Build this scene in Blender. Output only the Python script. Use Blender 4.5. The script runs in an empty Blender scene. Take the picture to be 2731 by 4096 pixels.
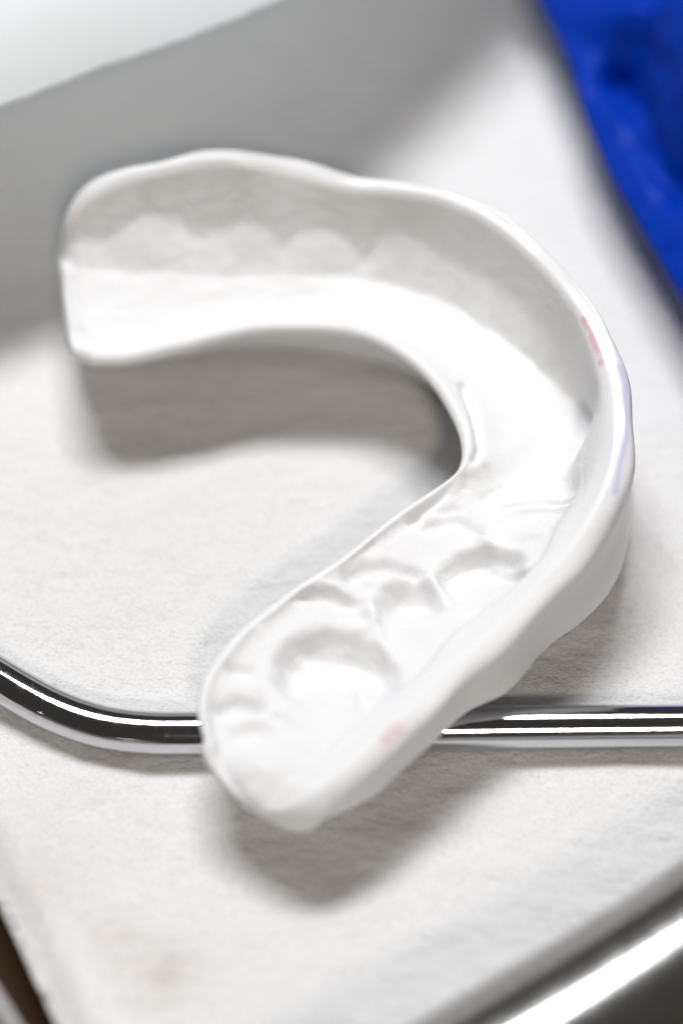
import bpy, bmesh, math, random
from mathutils import Vector, noise

random.seed(7)
S = bpy.context.scene
COL = S.collection
R = math.radians
MM = 0.001

# ------------------------------------------------------------------ camera
ELEV, DIST, LENS, SENSW = R(50), 0.240, 99.1, 24.0
cd = bpy.data.cameras.new('camera')
cam = bpy.data.objects.new('camera', cd)
COL.objects.link(cam)
CE, SE = math.cos(ELEV), math.sin(ELEV)
CAM = Vector((0, -DIST * CE, DIST * SE))
cam.location = CAM
cam.rotation_euler = (math.pi / 2 - ELEV, 0, 0)
cd.sensor_fit = 'HORIZONTAL'
cd.sensor_width = SENSW
cd.lens = LENS
cd.clip_start, cd.clip_end = 0.01, 20
S.camera = cam
FWD, UP = Vector((0, CE, -SE)), Vector((0, SE, CE))


def at(px, py, z=0.0):
    """photo pixel (2731 x 4096) to the world point at height z (metres)"""
    k = SENSW / LENS / 2731
    d = FWD + Vector((1, 0, 0)) * ((px - 1365.5) * k) - UP * ((py - 2048) * k)
    return CAM + d * ((z - CAM.z) / d.z)


DK = 2731 / 1568


def atd(x, y, zmm=0.0):
    return at(x * DK, y * DK, zmm * MM)


cd.dof.use_dof = True
foc = at(1365, 2790, 0)
cd.dof.focus_distance = (foc - CAM).dot(FWD)
cd.dof.aperture_fstop = 9.0
cd.dof.aperture_blades = 9

# ------------------------------------------------------------------ light
w = bpy.data.worlds.new('World')
S.world = w
w.use_nodes = True
wb = w.node_tree.nodes['Background']
wb.inputs[0].default_value = (1.0, 0.90, 0.80, 1)
wb.inputs[1].default_value = 0.05


def area(name, elev, az, dist, size, power, color, sy=None):
    """az: 0 = behind the things (away from the camera), + = to the right"""
    ld = bpy.data.lights.new(name, 'AREA')
    ld.shape = 'RECTANGLE' if sy else 'DISK'
    ld.size = size
    if sy:
        ld.size_y = sy
    ld.energy = power
    ld.color = color
    o = bpy.data.objects.new(name, ld)
    COL.objects.link(o)
    e, a = R(elev), R(az)
    d = Vector((math.cos(e) * math.sin(a), math.cos(e) * math.cos(a), math.sin(e)))
    o.location = d * dist
    o.rotation_euler = (-d).to_track_quat('-Z', 'Y').to_euler()
    return o


area('operating_lamp', 70, -16, 0.90, 0.44, 9.4, (0.97, 0.98, 1.0), 0.18)
area('room_lamp', 42, 172, 1.6, 0.17, 7.8, (1.0, 0.89, 0.78))

S.view_settings.view_transform = 'Standard'
S.view_settings.look = 'None'
S.view_settings.exposure = 0
S.view_settings.gamma = 1
S.render.engine = 'CYCLES'
S.cycles.use_denoising = True
S.cycles.max_bounces = 8


# ------------------------------------------------------------------ helpers
def mat(name):
    m = bpy.data.materials.new(name)
    m.use_nodes = True
    return m, m.node_tree.nodes, m.node_tree.links, m.node_tree.nodes['Principled BSDF']


def mesh_obj(name, verts, faces, m, parent=None, smooth=True):
    me = bpy.data.meshes.new(name)
    me.from_pydata([tuple(v) for v in verts], [], faces)
    me.update()
    if smooth:
        me.polygons.foreach_set('use_smooth', [True] * len(me.polygons))
    me.materials.append(m)
    o = bpy.data.objects.new(name, me)
    COL.objects.link(o)
    if parent:
        o.parent = parent
    return o


def tag(o, label, cat):
    o['label'] = label
    o['category'] = cat
    return o


def fix_normals(o):
    bm = bmesh.new()
    bm.from_mesh(o.data)
    bmesh.ops.recalc_face_normals(bm, faces=bm.faces)
    bm.to_mesh(o.data)
    bm.free()


def cr(p0, p1, p2, p3, t):
    t2, t3 = t * t, t * t * t
    return 0.5 * ((2 * p1) + (p2 - p0) * t + (2 * p0 - 5 * p1 + 4 * p2 - p3) * t2 + (3 * p1 - p0 - 3 * p2 + p3) * t3)


def spline(pts, n, closed=False):
    """n samples per span"""
    out, m = [], len(pts)
    spans = m if closed else m - 1
    for i in range(spans):
        if closed:
            a, b, c, d = pts[i - 1], pts[i], pts[(i + 1) % m], pts[(i + 2) % m]
        else:
            a, b, c, d = pts[max(i - 1, 0)], pts[i], pts[i + 1], pts[min(i + 2, m - 1)]
        for k in range(n):
            out.append(cr(a, b, c, d, k / n))
    if not closed:
        out.append(pts[-1].copy())
    return out


def sstep(a, b, x):
    t = min(1, max(0, (x - a) / (b - a)))
    return t * t * (3 - 2 * t)


def tube(name, pts, r, m, seg=40, sub=24, parent=None, flat=1.0):
    path = spline(pts, sub)
    verts, faces = [], []
    n = len(path)
    for i, p in enumerate(path):
        t = (path[min(i + 1, n - 1)] - path[max(i - 1, 0)]).normalized()
        sdir = t.cross(Vector((0, 0, 1))).normalized()
        u = sdir.cross(t)
        for j in range(seg):
            a = 2 * math.pi * j / seg
            verts.append(p + sdir * (r * math.cos(a)) + u * (r * flat * math.sin(a)))
    for i in range(n - 1):
        for j in range(seg):
            k = (j + 1) % seg
            faces.append((i * seg + j, i * seg + k, (i + 1) * seg + k, (i + 1) * seg + j))
    faces.append(tuple(range(seg)))
    faces.append(tuple((n - 1) * seg + j for j in range(seg)))
    o = mesh_obj(name, verts, faces, m, parent)
    fix_normals(o)
    return o


def seg_dist(p, a, b):
    ab, ap = b - a, p - a
    t = max(0, min(1, ap.dot(ab) / max(ab.dot(ab), 1e-12)))
    return (ap - ab * t).length


# ------------------------------------------------------------------ materials
def paper_material():
    m, N, L, P = mat('creped_paper')
    tc = N.new('ShaderNodeTexCoord')
    mp = N.new('ShaderNodeMapping')
    mp.inputs['Rotation'].default_value = (0, 0, R(28))
    mp.inputs['Scale'].default_value = (1.0, 1.5, 1.0)
    L.new(tc.outputs['Object'], mp.inputs['Vector'])
    fine = N.new('ShaderNodeTexNoise')
    fine.inputs['Scale'].default_value = 3000
    fine.inputs['Detail'].default_value = 5
    fine.inputs['Roughness'].default_value = 0.65
    L.new(mp.outputs[0], fine.inputs['Vector'])
    mid = N.new('ShaderNodeTexNoise')
    mid.inputs['Scale'].default_value = 520
    mid.inputs['Detail'].default_value = 4
    L.new(mp.outputs[0], mid.inputs['Vector'])
    add = N.new('ShaderNodeMath')
    add.operation = 'MULTIPLY_ADD'
    L.new(mid.outputs[0], add.inputs[0])
    add.inputs[1].default_value = 2.2
    L.new(fine.outputs[0], add.inputs[2])
    bp = N.new('ShaderNodeBump')
    bp.inputs['Strength'].default_value = 0.8
    bp.inputs['Distance'].default_value = 0.00028
    L.new(add.outputs[0], bp.inputs['Height'])
    L.new(bp.outputs[0], P.inputs['Normal'])
    ramp = N.new('ShaderNodeValToRGB')
    ramp.color_ramp.elements[0].position = 0.30
    ramp.color_ramp.elements[0].color = (0.64, 0.63, 0.62, 1)
    ramp.color_ramp.elements[1].position = 0.52
    ramp.color_ramp.elements[1].color = (0.785, 0.782, 0.78, 1)
    L.new(fine.outputs[0], ramp.inputs[0])
    # brownish smudges, warm reflected light painted into the colour near the sheet's curled corner
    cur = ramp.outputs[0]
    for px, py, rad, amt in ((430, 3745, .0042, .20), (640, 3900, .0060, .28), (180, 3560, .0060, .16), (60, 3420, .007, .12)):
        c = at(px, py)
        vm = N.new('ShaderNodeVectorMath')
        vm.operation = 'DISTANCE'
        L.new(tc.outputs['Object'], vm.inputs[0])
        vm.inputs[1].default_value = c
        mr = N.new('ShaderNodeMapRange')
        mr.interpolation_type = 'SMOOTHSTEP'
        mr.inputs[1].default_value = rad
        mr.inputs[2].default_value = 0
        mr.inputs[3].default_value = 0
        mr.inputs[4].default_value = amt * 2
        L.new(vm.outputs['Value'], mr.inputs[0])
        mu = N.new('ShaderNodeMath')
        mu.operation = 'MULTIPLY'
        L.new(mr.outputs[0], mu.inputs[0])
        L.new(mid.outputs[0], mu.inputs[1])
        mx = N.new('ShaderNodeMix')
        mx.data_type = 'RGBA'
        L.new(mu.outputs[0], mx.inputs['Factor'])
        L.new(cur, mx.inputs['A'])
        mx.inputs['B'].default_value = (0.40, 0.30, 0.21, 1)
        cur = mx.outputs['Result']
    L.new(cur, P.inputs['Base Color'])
    P.inputs['Roughness'].default_value = 0.85
    P.inputs['Specular IOR Level'].default_value = 0.2
    return m


def silicone_material():
    m, N, L, P = mat('white_silicone')
    at1 = N.new('ShaderNodeAttribute')
    at1.attribute_name = 'stain'
    sep = N.new('ShaderNodeSeparateColor')
    L.new(at1.outputs['Color'], sep.inputs[0])
    tc = N.new('ShaderNodeTexCoord')
    nz = N.new('ShaderNodeTexNoise')
    nz.inputs['Scale'].default_value = 1500
    nz.inputs['Detail'].default_value = 5
    L.new(tc.outputs['Object'], nz.inputs['Vector'])
    brk = N.new('ShaderNodeMapRange')
    brk.inputs[1].default_value = 0.05
    brk.inputs[2].default_value = 0.50
    L.new(nz.outputs[0], brk.inputs[0])
    prev = None
    cols = [(0.85, 0.845, 0.835, 1)]
    base = (0.735, 0.737, 0.742, 1)
    cur = None
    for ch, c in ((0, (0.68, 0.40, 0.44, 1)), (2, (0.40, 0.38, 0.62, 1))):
        mul = N.new('ShaderNodeMath')
        mul.operation = 'MULTIPLY'
        L.new(sep.outputs[ch], mul.inputs[0])
        if ch == 0:
            L.new(brk.outputs[0], mul.inputs[1])
        else:
            mul.inputs[1].default_value = 1.0
        mx = N.new('ShaderNodeMix')
        mx.data_type = 'RGBA'
        if ch == 0:
            crisp = N.new('ShaderNodeMapRange')
            crisp.interpolation_type = 'SMOOTHSTEP'
            crisp.inputs[1].default_value = 0.12
            crisp.inputs[2].default_value = 0.75
            L.new(mul.outputs[0], crisp.inputs[0])
            L.new(crisp.outputs[0], mx.inputs['Factor'])
        else:
            L.new(mul.outputs[0], mx.inputs['Factor'])
        if cur is None:
            mx.inputs['A'].default_value = base
        else:
            L.new(cur, mx.inputs['A'])
        mx.inputs['B'].default_value = c
        cur = mx.outputs['Result']
    L.new(cur, P.inputs['Base Color'])
    # bump: fine grain, weaker on the glossy rim (green channel)
    n2 = N.new('ShaderNodeTexNoise')
    n2.inputs['Scale'].default_value = 1300
    n2.inputs['Detail'].default_value = 4
    L.new(tc.outputs['Object'], n2.inputs['Vector'])
    n3 = N.new('ShaderNodeTexNoise')
    n3.inputs['Scale'].default_value = 260
    n3.inputs['Detail'].default_value = 3
    n3.inputs['Distortion'].default_value = 1.5
    L.new(tc.outputs['Object'], n3.inputs['Vector'])
    ad = N.new('ShaderNodeMath')
    ad.operation = 'MULTIPLY_ADD'
    L.new(n3.outputs[0], ad.inputs[0])
    ad.inputs[1].default_value = 2.0
    L.new(n2.outputs[0], ad.inputs[2])
    st = N.new('ShaderNodeMapRange')
    st.inputs[3].default_value = 0.28
    st.inputs[4].default_value = 0.03
    L.new(sep.outputs[1], st.inputs[0])
    bp = N.new('ShaderNodeBump')
    bp.inputs['Distance'].default_value = 0.0003
    L.new(st.outputs[0], bp.inputs['Strength'])
    L.new(ad.outputs[0], bp.inputs['Height'])
    L.new(bp.outputs[0], P.inputs['Normal'])
    rr = N.new('ShaderNodeMapRange')
    rr.inputs[3].default_value = 0.80
    rr.inputs[4].default_value = 0.27
    L.new(sep.outputs[1], rr.inputs[0])
    L.new(rr.outputs[0], P.inputs['Roughness'])
    P.inputs['Subsurface Weight'].default_value = 0.45
    P.inputs['Subsurface Radius'].default_value = (1.0, 0.95, 0.9)
    P.inputs['Subsurface Scale'].default_value = 0.0009
    P.inputs['Specular IOR Level'].default_value = 0.4
    return m


def steel_material(name, rough, col=(0.62, 0.62, 0.63, 1), scratch=0.05):
    m, N, L, P = mat(name)
    P.inputs['Metallic'].default_value = 1
    P.inputs['Base Color'].default_value = col
    tc = N.new('ShaderNodeTexCoord')
    nz = N.new('ShaderNodeTexNoise')
    nz.inputs['Scale'].default_value = 1400
    nz.inputs['Detail'].default_value = 4
    L.new(tc.outputs['Object'], nz.inputs['Vector'])
    mr = N.new('ShaderNodeMapRange')
    mr.inputs[1].default_value = 0.5
    mr.inputs[2].default_value = 0.8
    mr.inputs[3].default_value = rough
    mr.inputs[4].default_value = rough + 0.10
    L.new(nz.outputs[0], mr.inputs[0])
    L.new(mr.outputs[0], P.inputs['Roughness'])
    bp = N.new('ShaderNodeBump')
    bp.inputs['Strength'].default_value = scratch
    bp.inputs['Distance'].default_value = 0.0001
    L.new(nz.outputs[0], bp.inputs['Height'])
    L.new(bp.outputs[0], P.inputs['Normal'])
    return m


M_PAPER = paper_material()
M_SIL = silicone_material()
M_ROD = steel_material('polished_chrome', 0.075, (0.60, 0.60, 0.62, 1), 0.02)
M_STEEL = steel_material('satin_steel', 0.19, (0.66, 0.65, 0.64, 1), 0.0)

# ------------------------------------------------------------------ setting
m_top, N, L, P = mat('bench_laminate')
P.inputs['Base Color'].default_value = (0.035, 0.018, 0.006, 1)
P.inputs['Roughness'].default_value = 0.7
P.inputs['Specular IOR Level'].default_value = 0.12
nz = N.new('ShaderNodeTexNoise')
nz.inputs['Scale'].default_value = 60
bp = N.new('ShaderNodeBump')
bp.inputs['Strength'].default_value = 0.05
L.new(nz.outputs[0], bp.inputs['Height'])
L.new(bp.outputs[0], P.inputs['Normal'])
tt = mesh_obj('tabletop', [(-.6, -.6, -.0016), (.6, -.6, -.0016), (.6, .6, -.0016), (-.6, .6, -.0016)], [(0, 1, 2, 3)], m_top, smooth=False)
tt['kind'] = 'structure'

# ------------------------------------------------------------------ paper sheet
CREASES = [  # photo polyline (px), half width mm, height mm
    ([(2350, 1880), (2560, 2120), (2731, 2360), (2950, 2700)], 0.45, 0.5),
    ([(2560, 2090), (2700, 2200), (2900, 2380)], 0.5, -0.16),
    ([(1980, 3700), (2250, 3560), (2500, 3480)], 1.6, 0.10),
    ([(150, 3500), (420, 3620), (640, 3800)], 1.5, 0.22),
    ([(560, 3790), (700, 3920), (760, 4096)], 1.6, 0.22),
    ([(300, 3720), (480, 3770), (600, 3790)], 0.9, -0.22),
    ([(520, 2240), (640, 2180), (760, 2215)], 1.1, 0.09),
    ([(420, 2470), (560, 2420), (640, 2440)], 1.0, 0.08),
    ([(1180, 2160), (1260, 2120)], 0.9, 0.08),
    ([(2420, 2350), (2520, 2420), (2480, 2480)], 0.9, -0.10),
]
CW = [([at(*q) for q in pl], wd * MM, h * MM) for pl, wd, h in CREASES]


def paper_z(x, y):
    p = Vector((x, y, 0))
    z = 0.00022 * noise.noise(p * 90) + 0.00020 * noise.noise(Vector((x * 200, y * 380, 0))) + 0.00006 * noise.noise(Vector((x * 550, y * 900, 0)))
    for pl, wd, h in CW:
        d = min(seg_dist(p, a, b) for a, b in zip(pl, pl[1:]))
        if d < wd * 3:
            z += h * math.exp(-(d / wd) ** 2)
    return z


EA, EB = at(0, 3640), at(215, 4096)          # the sheet's curled edge
EDIR = (EB - EA).normalized()
ENRM = Vector((EDIR.y, -EDIR.x, 0))
if ENRM.x < 0:
    ENRM = -ENRM                             # towards the sheet


NX, NY = 300, 420
X0, X1, Y0, Y1 = -0.075, 0.085, -0.085, 0.130
verts, faces, edist = [], [], []
for j in range(NY + 1):
    for i in range(NX + 1):
        x = X0 + (X1 - X0) * i / NX
        y = Y0 + (Y1 - Y0) * j / NY
        ed = (Vector((x, y, 0)) - EA).dot(ENRM)
        lift = 0.0026 * (1 - sstep(0, 0.0040, ed)) ** 1.5 if ed < 0.004 else 0
        edist.append(ed)
        verts.append((x, y, paper_z(x, y) - 0.0001 + lift))
for j in range(NY):
    for i in range(NX):
        a = j * (NX + 1) + i
        q = (a, a + 1, a + NX + 2, a + NX + 1)
        if max(edist[v] for v in q) > 0:
            for v in q:
                if edist[v] < 0:             # pull the row just outside onto the straight edge
                    p = Vector(verts[v]) - ENRM * edist[v]
                    verts[v] = (p.x, p.y, p.z)
                    edist[v] = 1e-9
            faces.append(q)
used = sorted({v for f in faces for v in f})
remap = {v: k for k, v in enumerate(used)}
verts = [verts[v] for v in used]
faces = [tuple(remap[v] for v in f) for f in faces]
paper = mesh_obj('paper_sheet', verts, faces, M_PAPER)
sm = paper.modifiers.new('thickness', 'SOLIDIFY')
sm.thickness = 0.0003
sm.offset = -1
tag(paper, 'white creped paper sheet spread under the impression and the bent rod', 'paper')

# ------------------------------------------------------------------ impression
# stations: rim crest C, outer floor edge E (None = hidden, derived), lip crest G; photo px at 1568 wide, z in mm
# then floor z, underside z, outer wall bulge mm
ST = [
    # C x,y,z           E x,y             G x,y,z        fl   zb   bulge
    ((134, 575, 8.8), (140, 611), (166, 790, 9.9), 10.6, 3.2, 0.80),
    ((148, 508, 13.1), (170, 613), (190, 800, 10.1), 10.8, 2.6, 1.20),
    ((200, 446, 15.9), (215, 618), (225, 808, 10.4), 11.0, 2.2, 1.60),
    ((290, 394, 17.6), (295, 624), (300, 808, 10.4), 11.0, 2.0, 1.80),
    ((410, 366, 18.6), (410, 628), (410, 785, 10.6), 11.0, 2.0, 2.00),
    ((540, 356, 19.1), (540, 632), (540, 750, 10.8), 11.0, 2.0, 2.00),
    ((680, 382, 18.1), (675, 632), (670, 738, 11.0), 10.8, 1.8, 2.00),
    ((800, 418, 17.1), (795, 634), (785, 745, 11.0), 10.4, 1.5, 2.00),
    ((910, 424, 17.5), (890, 652), (870, 768, 11.0), 10.1, 1.2, 2.00),
    ((1020, 442, 17.6), (985, 680), (945, 812, 10.9), 9.7, 0.8, 2.00),
    ((1130, 497, 17.3), (1080, 725), (1000, 866, 10.8), 9.3, 0.4, 2.00),
    ((1230, 574, 16.9), (1165, 785), (1040, 925, 10.6), 8.9, 0.2, 2.00),
    ((1315, 662, 17.0), (1240, 850), (1068, 980, 10.4), 8.6, 0.1, 2.10),
    ((1378, 760, 16.4), (1305, 915), (1078, 1030, 10.2), 8.3, 0.1, 2.20),
    ((1412, 862, 15.9), (1350, 985), (1068, 1070, 10.0), 8.0, 0.1, 2.10),
    ((1420, 965, 15.3), None, (1040, 1098, 9.6), 7.8, 0.3, 2.20),
    ((1408, 1080, 14.4), None, (1000, 1125, 9.3), 7.6, 0.9, 1.75),
    ((1368, 1184, 13.3), None, (948, 1160, 9.2), 7.5, 1.8, 1.75),
    ((1304, 1280, 12.2), None, (880, 1212, 9.1), 7.4, 2.5, 1.65),
    ((1220, 1370, 11.3), None, (805, 1270, 9.0), 7.4, 3.0, 1.25),
    ((1122, 1467, 10.9), None, (722, 1332, 9.2), 7.4, 3.4, 1.55),
    ((1022, 1554, 10.7), None, (635, 1394, 9.2), 7.4, 3.6, 1.15),
    ((927, 1641, 10.5), None, (550, 1462, 9.3), 7.4, 3.8, 0.65),
    ((846, 1718, 10.2), None, (486, 1548, 9.3), 7.5, 4.1, 1.15),
    ((780, 1778, 9.8), None, (468, 1626, 9.1), 7.7, 4.5, 1.25),
    ((724, 1819, 9.4), None, (481, 1702, 8.9), 7.9, 4.9, 1.05),
]


def profile(st, idx):
    c, e, g, fl, zb, bl = st
    C, G = atd(*c), atd(*g)
    o = (C - G)
    o.z = 0
    w_ = o.length
    o.normalize()
    Z = Vector((0, 0, 1))
    low = sstep(14, 18, idx)                       # 0 on the tall-walled arm, 1 on the flat arm
    th = min(1.0, w_ / 0.008)
    tt_ = th * MM
    rim = tt_ * (0.85 + 0.65 * sstep(10, 15, idx))  # half width of the rounded rim
    E0 = atd(e[0], e[1], fl) if e is not None else C - o * 0.0045
    if e is None:
        E0.z = fl * MM
    E1 = C - o * min(0.0031, 0.24 * w_) * (1 + 0.22 * math.sin(idx * 2.3))
    flat = 0.7 * sstep(21, 25, idx)
    E1.z = C.z - 0.0017 * th * (1 - 0.75 * flat)
    E = E0.lerp(E1, low)
    Ci = C - o * (0.95 * rim) - Z * (0.62 * rim * (1 - 0.55 * low))
    Mw = Ci.lerp(E, 0.5) + Z * (0.00015 * low)
    Gi = G + o * (1.3 * tt_ * (1 + 0.5 * (1 - low)))
    Gi.z = G.z - 0.0007 + 0.35 * max(0, fl * MM - G.z)
    F = E.lerp(Gi, 0.5)
    F0 = 0.5 * (E.z + Gi.z) - 0.0003 - max(0, Gi.z - fl * MM) * 0.4
    F.z = F0 + (0.5 * (fl * MM + 0.5 * (E.z + Gi.z)) - F0) * low
    F.z += (0.5 * (C.z + G.z) - F.z) * flat
    H = G - o * (0.55 * tt_) - Z * (1.0 * tt_)
    I = G + o * (2.2 * tt_)
    I.z = max(zb * MM + 0.0006, G.z - 0.0032)
    B = G.lerp(C, 0.5)
    B.z = zb * MM
    A = C + o * (bl * 0.25 * MM)
    A.z = zb * MM + 0.0012
    Wl = C + o * (bl * MM)
    Wl.z = zb * MM + 0.30 * (C.z - zb * MM)
    Nk = C + o * (max(0.75 * rim, 0.5 * bl * MM))
    Nk.z = zb * MM + 0.60 * (C.z - zb * MM)
    Co = C + o * (0.95 * rim) - Z * (0.6 * rim)
    return [C, Ci, Mw, E, F, Gi, G, H, I, B, A, Wl, Nk, Co]


PR = [profile(s, i) for i, s in enumerate(ST)]
NS, NR = 24, 16          # samples per span along / around
NRAIL = 14
rails = [spline([PR[i][k] for i in range(len(PR))], NS) for k in range(NRAIL)]
rows = []
KNEE = [(120, .35), (240, .62), (290, .48), (340, .40), (400, .48), (455, .66), (510, .60), (560, .50), (605, .56), (650, .70), (700, .54), (745, .47), (790, .55), (845, .76),
        (890, .46), (940, .36), (985, .42), (1035, .54), (1100, .52), (1220, .52), (2000, .5)]
for i in range(len(rails[0])):
    row = spline([rails[k][i] for k in range(NRAIL)], NR, closed=True)
    xs = min(i, 14 * NS) / NS
    k0 = int(min(xs, 13))
    fx = ST[k0][0][0] + (ST[k0 + 1][0][0] - ST[k0][0][0]) * (xs - k0)
    if xs < 14:
        for (a, fa), (b, fb) in zip(KNEE, KNEE[1:]):
            if a <= fx <= b:
                f = fa + (fb - fa) * sstep(a, b, fx)
        amt = 1 - sstep(11.5, 14, xs)
        Pi, Pe = row[NR], row[3 * NR]
        wv = (Pe - Pi)
        wv.z = 0
        Pe = Pe + wv.normalized() * (0.0005 * noise.noise(Vector((xs * 1.8, 4, 0))))
        row[3 * NR] = row[3 * NR].lerp(Pe, amt)
        for j in range(NR + 1, 3 * NR):
            tau = (j - NR) / (2 * NR)
            sm_ = 0.0
            acc = [0, 0]
            for q in range(-4, 5):          # box-smoothed knee
                tq = min(1, max(0, tau + q * 0.015))
                if tq < f:
                    h_, z_ = tq / f * max(0.02, f - 0.12), tq / f * min(0.98, f + 0.08)
                else:
                    r_ = (tq - f) / (1 - f)
                    h_, z_ = max(0.02, f - 0.12) + r_ * (1 - max(0.02, f - 0.12)), min(0.98, f + 0.08) + r_ * (1 - min(0.98, f + 0.08))
                acc[0] += h_ / 9
                acc[1] += z_ / 9
            np_ = Vector((Pi.x + (Pe.x - Pi.x) * acc[0], Pi.y + (Pe.y - Pi.y) * acc[0], Pi.z + (Pe.z - Pi.z) * acc[1]))
            row[j] = row[j].lerp(np_, amt)
        for j in range(3 * NR + 1, 4 * NR):         # flat floor meeting the wall at a crisp corner
            row[j] = row[j].lerp(Pe.lerp(row[4 * NR], (j - 3 * NR) / NR), amt)
    rows.append(row)


def cap_rows(row, outward, n, reach):
    """rounded end: shrink the end section while pushing it outward"""
    c = sum(row, Vector()) / len(row)
    out = []
    for k in range(1, n + 1):
        a = math.pi / 2 * k / n
        s, d = max(math.cos(a), 0.02), math.sin(a) * reach
        out.append([c + (p - c) * (0.25 + 0.75 * s if k < n else 0.02) + outward * d if False else c + (p - c) * s + outward * d for p in row])
    return out


d0 = (sum(rows[0], Vector()) - sum(rows[6], Vector())).normalized()
d1 = atd(592, 1862, 7.0) - sum(rows[-1], Vector()) / len(rows[-1])
r1 = d1.length
d1.normalize()
rows = list(reversed(cap_rows(rows[0], d0, 10, 0.0008))) + rows + cap_rows(rows[-1], d1, 22, r1)
PER = NRAIL * NR


def wpt(pts, ox, oy, k, z=7.5):
    return [at(ox + x * k, oy + y * k, z * MM) for x, y in pts]


# tooth pits: centre px, semi axes mm (x, y), rotation deg, depth mm, edge sharpness
PITS = [
    ((1345, 2785), 4.8, 5.5, 30, 2.1, 0.32),
    ((1640, 2485), 2.7, 3.1, 20, 2.2, 0.60),
    ((1925, 2395), 3.3, 3.7, 35, 1.9, 0.20),
    ((2140, 2230), 3.2, 3.8, 50, 0.7, 0.25),
    ((1010, 3020), 2.0, 1.7, 20, 0.7, 0.6),
    ((2200, 1900), 3.0, 3.2, 60, 0.4, 0.6),
]
PW = [(at(p[0], p[1], 6.5 * MM), a * MM, b * MM, R(r), d * MM, s) for p, a, b, r, d, s in PITS]
R1 = (800, 2100, 0.574)
R2 = (1500, 1800, 0.7015)
R3 = (750, 2600, 0.638)
LINES = [  # polyline, half width mm, height mm (negative = groove)
    (wpt([(480, 600), (650, 560), (850, 550), (1040, 585)], *R1), 0.55, -0.75),
    (wpt([(1040, 400), (1150, 335), (1300, 315), (1500, 370)], *R1), 0.55, -0.85),
    (wpt([(560, 520), (760, 400), (960, 290), (1160, 170)], *R1), 0.6, -0.6),
    (wpt([(860, 480), (960, 490), (1040, 540)], *R1), 0.35, 0.35),
    (wpt([(1170, 560), (1190, 680), (1100, 770)], *R1), 0.45, 0.45),
    (wpt([(1190, 660), (1260, 880), (1340, 1020)], *R1), 0.30, 0.40),
    (wpt([(310, 740), (400, 960)], *R2), 0.35, 0.5),
    (wpt([(600, 540), (720, 700), (840, 800)], *R2), 0.35, 0.5),
    (wpt([(730, 370), (900, 355), (1080, 425), (1150, 500)], *R2), 0.3, -0.35),
    (wpt([(300, 480), (450, 430), (600, 520)], *R2), 0.5, -0.45),
    (wpt([(640, 180), (700, 250), (620, 320)], *R2), 0.4, -0.3),
    (wpt([(220, 410), (300, 370), (420, 395)], *R3), 0.55, -0.9),
    (wpt([(560, 480), (680, 560)], *R3), 0.5, -0.3),
    (wpt([(280, 170), (380, 180)], *R3), 0.5, -0.4),
    (wpt([(1070, 300), (1090, 310)], *R3), 0.45, 0.4),
]
LINES += [([atd(x, y, 9) for x, y in ((1062, 900), (1086, 970), (1100, 1040), (1092, 1064), (1058, 1084))], 0.35, -0.6),
          ([atd(x, y, 9) for x, y in ((1050, 1096), (1000, 1140), (940, 1190))], 0.4, -0.5)]
rl = random.Random(21)
for q in range(34):                       # small folds and tears in the moulded floor
    u_ = rl.random()
    cx, cy = 1080 - 520 * u_ + rl.uniform(-130, 130), 1180 + 520 * u_ + rl.uniform(-90, 130)
    a_ = rl.uniform(0, math.pi)
    ln = rl.uniform(8, 45)
    k_ = rl.uniform(-0.5, 0.5)
    pts = [(cx + ln * t_ * math.cos(a_ + k_ * t_), cy + 0.75 * ln * t_ * math.sin(a_ + k_ * t_)) for t_ in (-1, -.3, .3, 1)]
    LINES.append(([atd(x, y, 8) for x, y in pts], rl.uniform(0.3, 0.55), rl.uniform(0.08, 0.26) * rl.choice((-1, -1, 1))))
LINES = [(pl, wd * MM, 1.25 * h * MM) for pl, wd, h in LINES]

LBOX = []
for pl, wd, h in LINES:
    LBOX.append((min(a.x for a in pl) - 3 * wd, max(a.x for a in pl) + 3 * wd, min(a.y for a in pl) - 3 * wd, max(a.y for a in pl) + 3 * wd,
                 [(Vector((a.x, a.y, 0)), Vector((b.x, b.y, 0))) for a, b in zip(pl, pl[1:])], wd, h))


def floor_disp(p):
    q = Vector((p.x, p.y, 0))
    dz = 0
    for c, a, b, r, d, s in PW:
        dx, dy = p.x - c.x, p.y - c.y
        u = (dx * math.cos(r) + dy * math.sin(r)) / a
        v = (-dx * math.sin(r) + dy * math.cos(r)) / b
        rr = math.hypot(u, v)
        if rr < 1.4:
            rr += 0.11 * noise.noise(Vector((p.x, p.y, 0)) * 230) + 0.05 * noise.noise(Vector((p.x, p.y, 3)) * 800)
            dz -= d * (1 - sstep(1 - s, 1.08, rr)) * (0.04 + 0.96 * sstep(-0.75, 0.65, dy / b))
            dz += 0.10 * d * sstep(-0.3, 0.5, dy / b) * math.exp(-((rr - 1.12) / 0.12) ** 2)
    for x0, x1, y0, y1, segs, wd, h in LBOX:
        if x0 < p.x < x1 and y0 < p.y < y1:
            d = min(seg_dist(q, a, b) for a, b in segs)
            if d < 3 * wd:
                dz += h * math.exp(-(d / wd) ** 2)
    return dz


verts = []
stain = []


def px_of(p):
    d = p - CAM
    k = LENS / SENSW * 2731 / d.dot(FWD)
    return d.x * k + 1365.5, 2048 - d.dot(UP) * k


RIMPX = []
for row in rows[::2]:
    for j in list(range(0, int(2.0 * NR), 2)) + list(range(11 * NR, 14 * NR, 2)):
        RIMPX.append((px_of(row[j]), row[j]))


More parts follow.
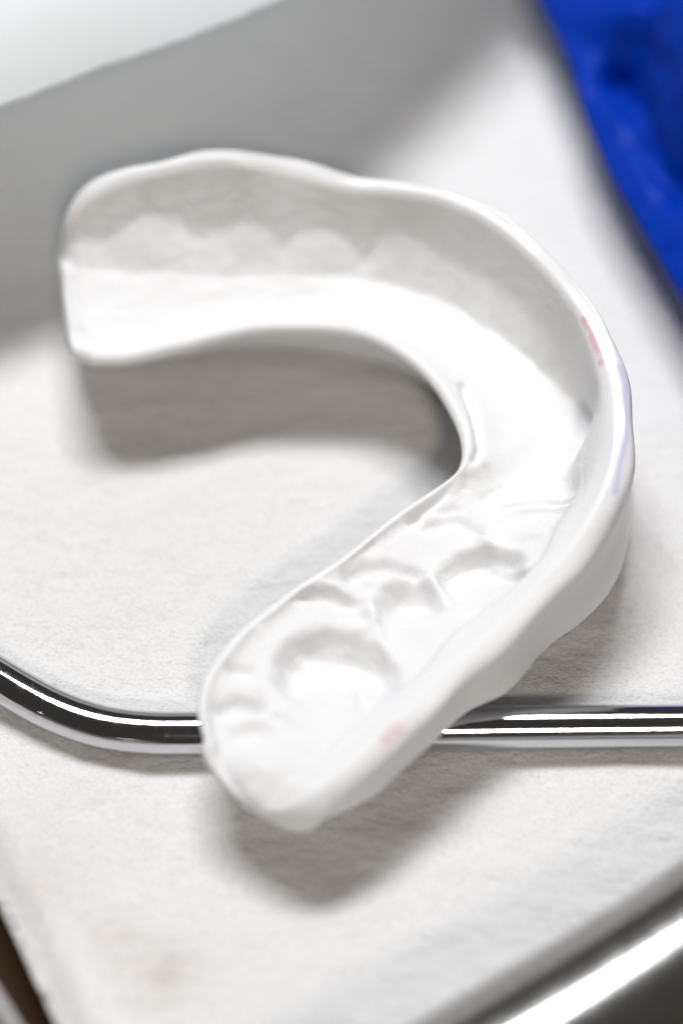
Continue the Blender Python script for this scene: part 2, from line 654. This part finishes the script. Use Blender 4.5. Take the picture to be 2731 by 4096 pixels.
def rim_at(x, y):
    """the rim point nearest to the camera among those under a photo pixel (1568 wide)"""
    X, Y = x * DK, y * DK
    c = sorted(RIMPX, key=lambda r: (r[0][0] - X) ** 2 + (r[0][1] - Y) ** 2)[:6]
    return min(c, key=lambda r: (r[1] - CAM).length)[1]


PINK = [(rim_at(x, y), r * MM, q) for x, y, r, q in ((1390, 850, 1.1, .26), (1392, 890, 1.1, .22), (906, 1668, 1.3, .42), (890, 1688, 1.2, .42), (1215, 1395, 1.1, .22))]
SMEAR = [rim_at(x, y) for x, y in ((1338, 735), (1347, 752), (1356, 772), (1361, 790), (1370, 812), (1376, 832))]
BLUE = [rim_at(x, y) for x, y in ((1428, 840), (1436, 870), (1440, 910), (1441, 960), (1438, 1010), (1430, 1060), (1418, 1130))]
for i, row in enumerate(rows):
    for j, p in enumerate(row):
        t = j / NR            # rail parameter
        p = p.copy()
        top = sstep(1.4, 2.7, t) * (1 - sstep(5.2, 6.0, t)) if t < 6.2 else 0
        if top > 0:
            dz = floor_disp(p)
            p.z = max(p.z + dz * top, 0.0035)
        # hand-moulded unevenness; stronger on the outer wall
        outer = sstep(9.5, 10.5, t) * (1 - sstep(13.2, 14.0, t))
        nv = Vector((noise.noise(p * 160), noise.noise(p * 160 + Vector((9, 0, 0))), noise.noise(p * 160 + Vector((0, 9, 0)))))
        p += nv * (0.00022 + 0.00040 * outer)
        p.z += (0.00006 * noise.noise(p * 900) + 0.00014 * noise.noise(p * 380)) * top
        if t > 9.9 or t < 0.2:
            pass
        p.z = max(p.z, 0.00005)
        verts.append(p)
        rim = 1 - sstep(0.6, 1.6, t) if t < 2 else sstep(9.8, 11.0, t)
        lip = math.exp(-((t - 6.2) / 0.8) ** 2) * 0.6
        pk = 0
        for c, r, s in PINK:
            pk = max(pk, s * (1 - sstep(0.3, 1.0, (p - c).length / r)))
        if t < 2.5:
            d = min(seg_dist(p, a, b) for a, b in zip(SMEAR, SMEAR[1:]))
            pk = max(pk, 0.62 * math.exp(-(d / 0.00042) ** 2))
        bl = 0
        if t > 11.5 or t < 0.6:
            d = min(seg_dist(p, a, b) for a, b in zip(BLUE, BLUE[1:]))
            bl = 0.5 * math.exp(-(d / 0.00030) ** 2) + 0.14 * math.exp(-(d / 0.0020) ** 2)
        near_arm = sstep(15.5 * NS, 19 * NS, i)
        stain.append((pk, max(rim, lip) * (1 - 0.75 * near_arm), min(bl, 1), 1))
faces = []
n = len(rows)
for i in range(n - 1):
    for j in range(PER):
        k = (j + 1) % PER
        faces.append((i * PER + j, (i + 1) * PER + j, (i + 1) * PER + k, i * PER + k))
faces.append(tuple(range(PER)))
faces.append(tuple((n - 1) * PER + j for j in range(PER)))
imp = mesh_obj('dental_impression', verts, faces, M_SIL)
fix_normals(imp)
ca = imp.data.color_attributes.new('stain', 'FLOAT_COLOR', 'POINT')
ca.data.foreach_set('color', [x for s in stain for x in s])
vg = imp.vertex_groups.new(name='tip')
for k in range(60):
    ri = n - 1 - k
    vg.add(list(range(ri * PER, (ri + 1) * PER)), 1 - sstep(26, 60, k), 'REPLACE')
ts = imp.modifiers.new('soft_tip', 'SMOOTH')
ts.factor = 0.5
ts.iterations = 10
ts.vertex_group = 'tip'
cs = imp.modifiers.new('relax', 'SMOOTH')
cs.factor = 0.5
cs.iterations = 2
tag(imp, 'white horseshoe dental impression with tooth pits, one end propped on the bent rod', 'dental impression')

# ------------------------------------------------------------------ bent rod
RR = 0.00178
rod_px = [(2700, 1650), (1900, 1664), (1568, 1669), (1200, 1673), (800, 1679), (560, 1684), (440, 1686), (345, 1685), (260, 1676), (190, 1658), (120, 1630), (60, 1598), (0, 1562), (-100, 1500), (-300, 1376)]
rod_pts = [atd(x, y, RR / MM) for x, y in rod_px]
rod = tube('bent_rod', rod_pts, RR, M_ROD, seg=48, sub=10)
tag(rod, 'thin polished chrome rod with a bend, lying under the impression', 'rod')

# ------------------------------------------------------------------ steel handles at the near corners
RH, FH = 0.0070, 1.0
h1 = [atd(x + 110, y + 173, RH * FH / MM) for x, y in ((400, 2700), (700, 2530), (1000, 2352), (1290, 2176), (1568, 1992), (1900, 1760), (2500, 1330))]
handle = tube('hand_instrument', h1, RH, M_STEEL, seg=72, sub=16, flat=FH)
tag(handle, 'thick polished steel instrument handle with a broad white glare', 'instrument')

RB = 0.0055
h2 = [atd(x - 140 - 128, y + 82 + 75, RB / MM) for x, y in ((-170, 1718), (0, 2009), (100, 2180), (200, 2352), (340, 2590))]
bar = tube('steel_bar', h2, RB, M_STEEL, seg=64, sub=14)
tag(bar, 'grey steel bar on the dark brown tabletop beside the curled paper edge', 'bar')

# ------------------------------------------------------------------ blue plastic wrap
m_blue, N, L, P = mat('blue_plastic_film')
P.inputs['Base Color'].default_value = (0.0, 0.030, 0.34, 1)
P.inputs['Roughness'].default_value = 0.5
P.inputs['Specular IOR Level'].default_value = 0.08
nz = N.new('ShaderNodeTexNoise')
nz.inputs['Scale'].default_value = 95
nz.inputs['Detail'].default_value = 1.5
nz.inputs['Distortion'].default_value = 1.6
tc = N.new('ShaderNodeTexCoord')
L.new(tc.outputs['Object'], nz.inputs['Vector'])
bp = N.new('ShaderNodeBump')
bp.inputs['Strength'].default_value = 0.45
bp.inputs['Distance'].default_value = 0.004
L.new(nz.outputs[0], bp.inputs['Height'])
L.new(bp.outputs[0], P.inputs['Normal'])
edge_px = [(1130, -260), (1190, -110), (1243, 10), (1296, 120), (1345, 260), (1400, 385), (1470, 510), (1540, 635), (1620, 770), (1720, 920)]
ZE = 8.0
FOLDS = [([atd(x, y, 14.5) for x, y in pl], wd * MM, h * MM) for pl, wd, h in (
    (((1320, 90), (1362, 165), (1392, 225), (1420, 290)), 2.0, -12.0),
    (((1430, 60), (1448, 150), (1480, 230), (1530, 300), (1600, 330)), 2.0, -11.0),
    (((1395, 160), (1425, 230), (1450, 300)), 1.6, 2.5),
    (((1425, 300), (1480, 345), (1568, 375)), 1.8, -7.0),
    (((1360, 300), (1420, 430), (1500, 560), (1590, 700)), 1.2, -3.0),
    (((1300, 30), (1380, 70), (1440, 40)), 2.2, -7.0))]
edge = spline([atd(x, y, ZE) for x, y in edge_px], 16)
verts, faces = [], []
NU = 150
for i, e in enumerate(edge):
    t = (edge[min(i + 1, len(edge) - 1)] - edge[max(i - 1, 0)]).normalized()
    o = Vector((-t.y, t.x, 0))
    if o.x < 0:
        o = -o
    for k in range(NU + 1):
        s = k / NU
        if s < 0.2:                      # under side, from the paper out to the bulging edge
            a = s / 0.2
            q = e + o * (0.010 * (1 - a) ** 1.6)
            q.z = 0.0006 + (ZE * MM - 0.0006) * a
        else:
            a = (s - 0.2) / 0.8
            q = e + o * (0.055 * a)
            q.z = ZE * MM + 0.010 * (1 - (1 - min(a * 2.4, 1)) ** 2)
        f = sstep(0.2, 0.34, s)
        pp = Vector((q.x * 70, q.y * 38, 0)) + Vector((0.8 * q.y * 60, 0, 3))
        fold = noise.noise(pp + 0.9 * Vector((noise.noise(pp * 0.7), noise.noise(pp * 0.7 + Vector((5, 5, 5))), 0)))
        ridge = 1 - abs(noise.noise(pp * 1.1 + Vector((3, 7, 1)))) * 2
        ridge2 = 1 - abs(noise.noise(pp * 2.1 + Vector((1, 2, 8)))) * 2
        q.z += f * (0.0075 * fold + 0.0050 * ridge + 0.0022 * ridge2)
        q0 = Vector((q.x, q.y, 0))
        for pl, wd, h in FOLDS:
            d = min(seg_dist(q0, Vector((a_.x, a_.y, 0)), Vector((b_.x, b_.y, 0))) for a_, b_ in zip(pl, pl[1:]))
            if d < 3 * wd:
                q.z += f * h * math.exp(-(d / wd) ** 2)
        q.z = max(q.z, 0.0006)
        q += o * (0.0006 * noise.noise(Vector((q.x, q.y, s)) * 60))
        verts.append(q)
W = NU + 1
for i in range(len(edge) - 1):
    for k in range(NU):
        faces.append((i * W + k, (i + 1) * W + k, (i + 1) * W + k + 1, i * W + k + 1))
blue = mesh_obj('plastic_wrap', verts, faces, m_blue)
fix_normals(blue)
tag(blue, 'crumpled bright blue plastic wrap bulging over the paper beside the impression', 'plastic wrap')

# ------------------------------------------------------------------ white folded card, top leaf lifted
m_card, N, L, P = mat('white_card')
P.inputs['Base Color'].default_value = (0.96, 0.965, 0.97, 1)
P.inputs['Roughness'].default_value = 0.6
tc = N.new('ShaderNodeTexCoord')
nz = N.new('ShaderNodeTexNoise')
nz.inputs['Scale'].default_value = 420
nz.inputs['Detail'].default_value = 5
L.new(tc.outputs['Object'], nz.inputs['Vector'])
bp = N.new('ShaderNodeBump')
bp.inputs['Strength'].default_value = 0.25
bp.inputs['Distance'].default_value = 0.0004
L.new(nz.outputs[0], bp.inputs['Height'])
L.new(bp.outputs[0], P.inputs['Normal'])
tr = N.new('ShaderNodeBsdfTranslucent')
tr.inputs[0].default_value = (0.90, 0.95, 0.97, 1)
mxs = N.new('ShaderNodeMixShader')
mxs.inputs[0].default_value = 0.48
out = N['Material Output']
L.new(P.outputs[0], mxs.inputs[1])
L.new(tr.outputs[0], mxs.inputs[2])
L.new(mxs.outputs[0], out.inputs['Surface'])
ZP = 22.5
fe = spline([atd(x, y, ZP) for x, y in ((-420, 393), (-200, 312), (0, 240), (200, 168), (400, 98), (640, 5), (700, -25), (780, -85), (1000, -270), (1300, -540))], 24)
NUc, NVc = len(fe) - 1, 60
inn = Vector((-0.45, 0.89, 0))
verts, faces = [], []
for i in range(NUc + 1):
    u = i / NUc
    jag = 0.00012 * noise.noise(Vector((u * 60, 0, 0))) + 0.00012 * max(0, noise.noise(Vector((u * 130, 3, 0))))
    for k in range(NVc + 1):
        s = (k / NVc) ** 1.6
        d = jag * (1 - s) + s * 0.16            # distance from the free edge, back to the fold
        a = min(d / 0.012, 1)
        z = ZP * MM + 0.0050 * (1 - (1 - a) ** 2)          # free edge curls down
        b = sstep(0.03, 0.16, d)
        z = z * (1 - b) + 0.0012 * b
        p = fe[i] + inn * d
        p.z = z + 0.0004 * noise.noise(Vector((u * 6, d * 50, 0)))
        verts.append(p)
W = NVc + 1
for i in range(NUc):
    for k in range(NVc):
        faces.append((i * W + k, (i + 1) * W + k, (i + 1) * W + k + 1, i * W + k + 1))
card = mesh_obj('folded_card', verts, faces, m_card)
sm = card.modifiers.new('thickness', 'SOLIDIFY')
sm.thickness = 0.0006
sm.offset = -1
fix_normals(card)
tag(card, 'white folded card with a rough free edge raised above the paper', 'card')
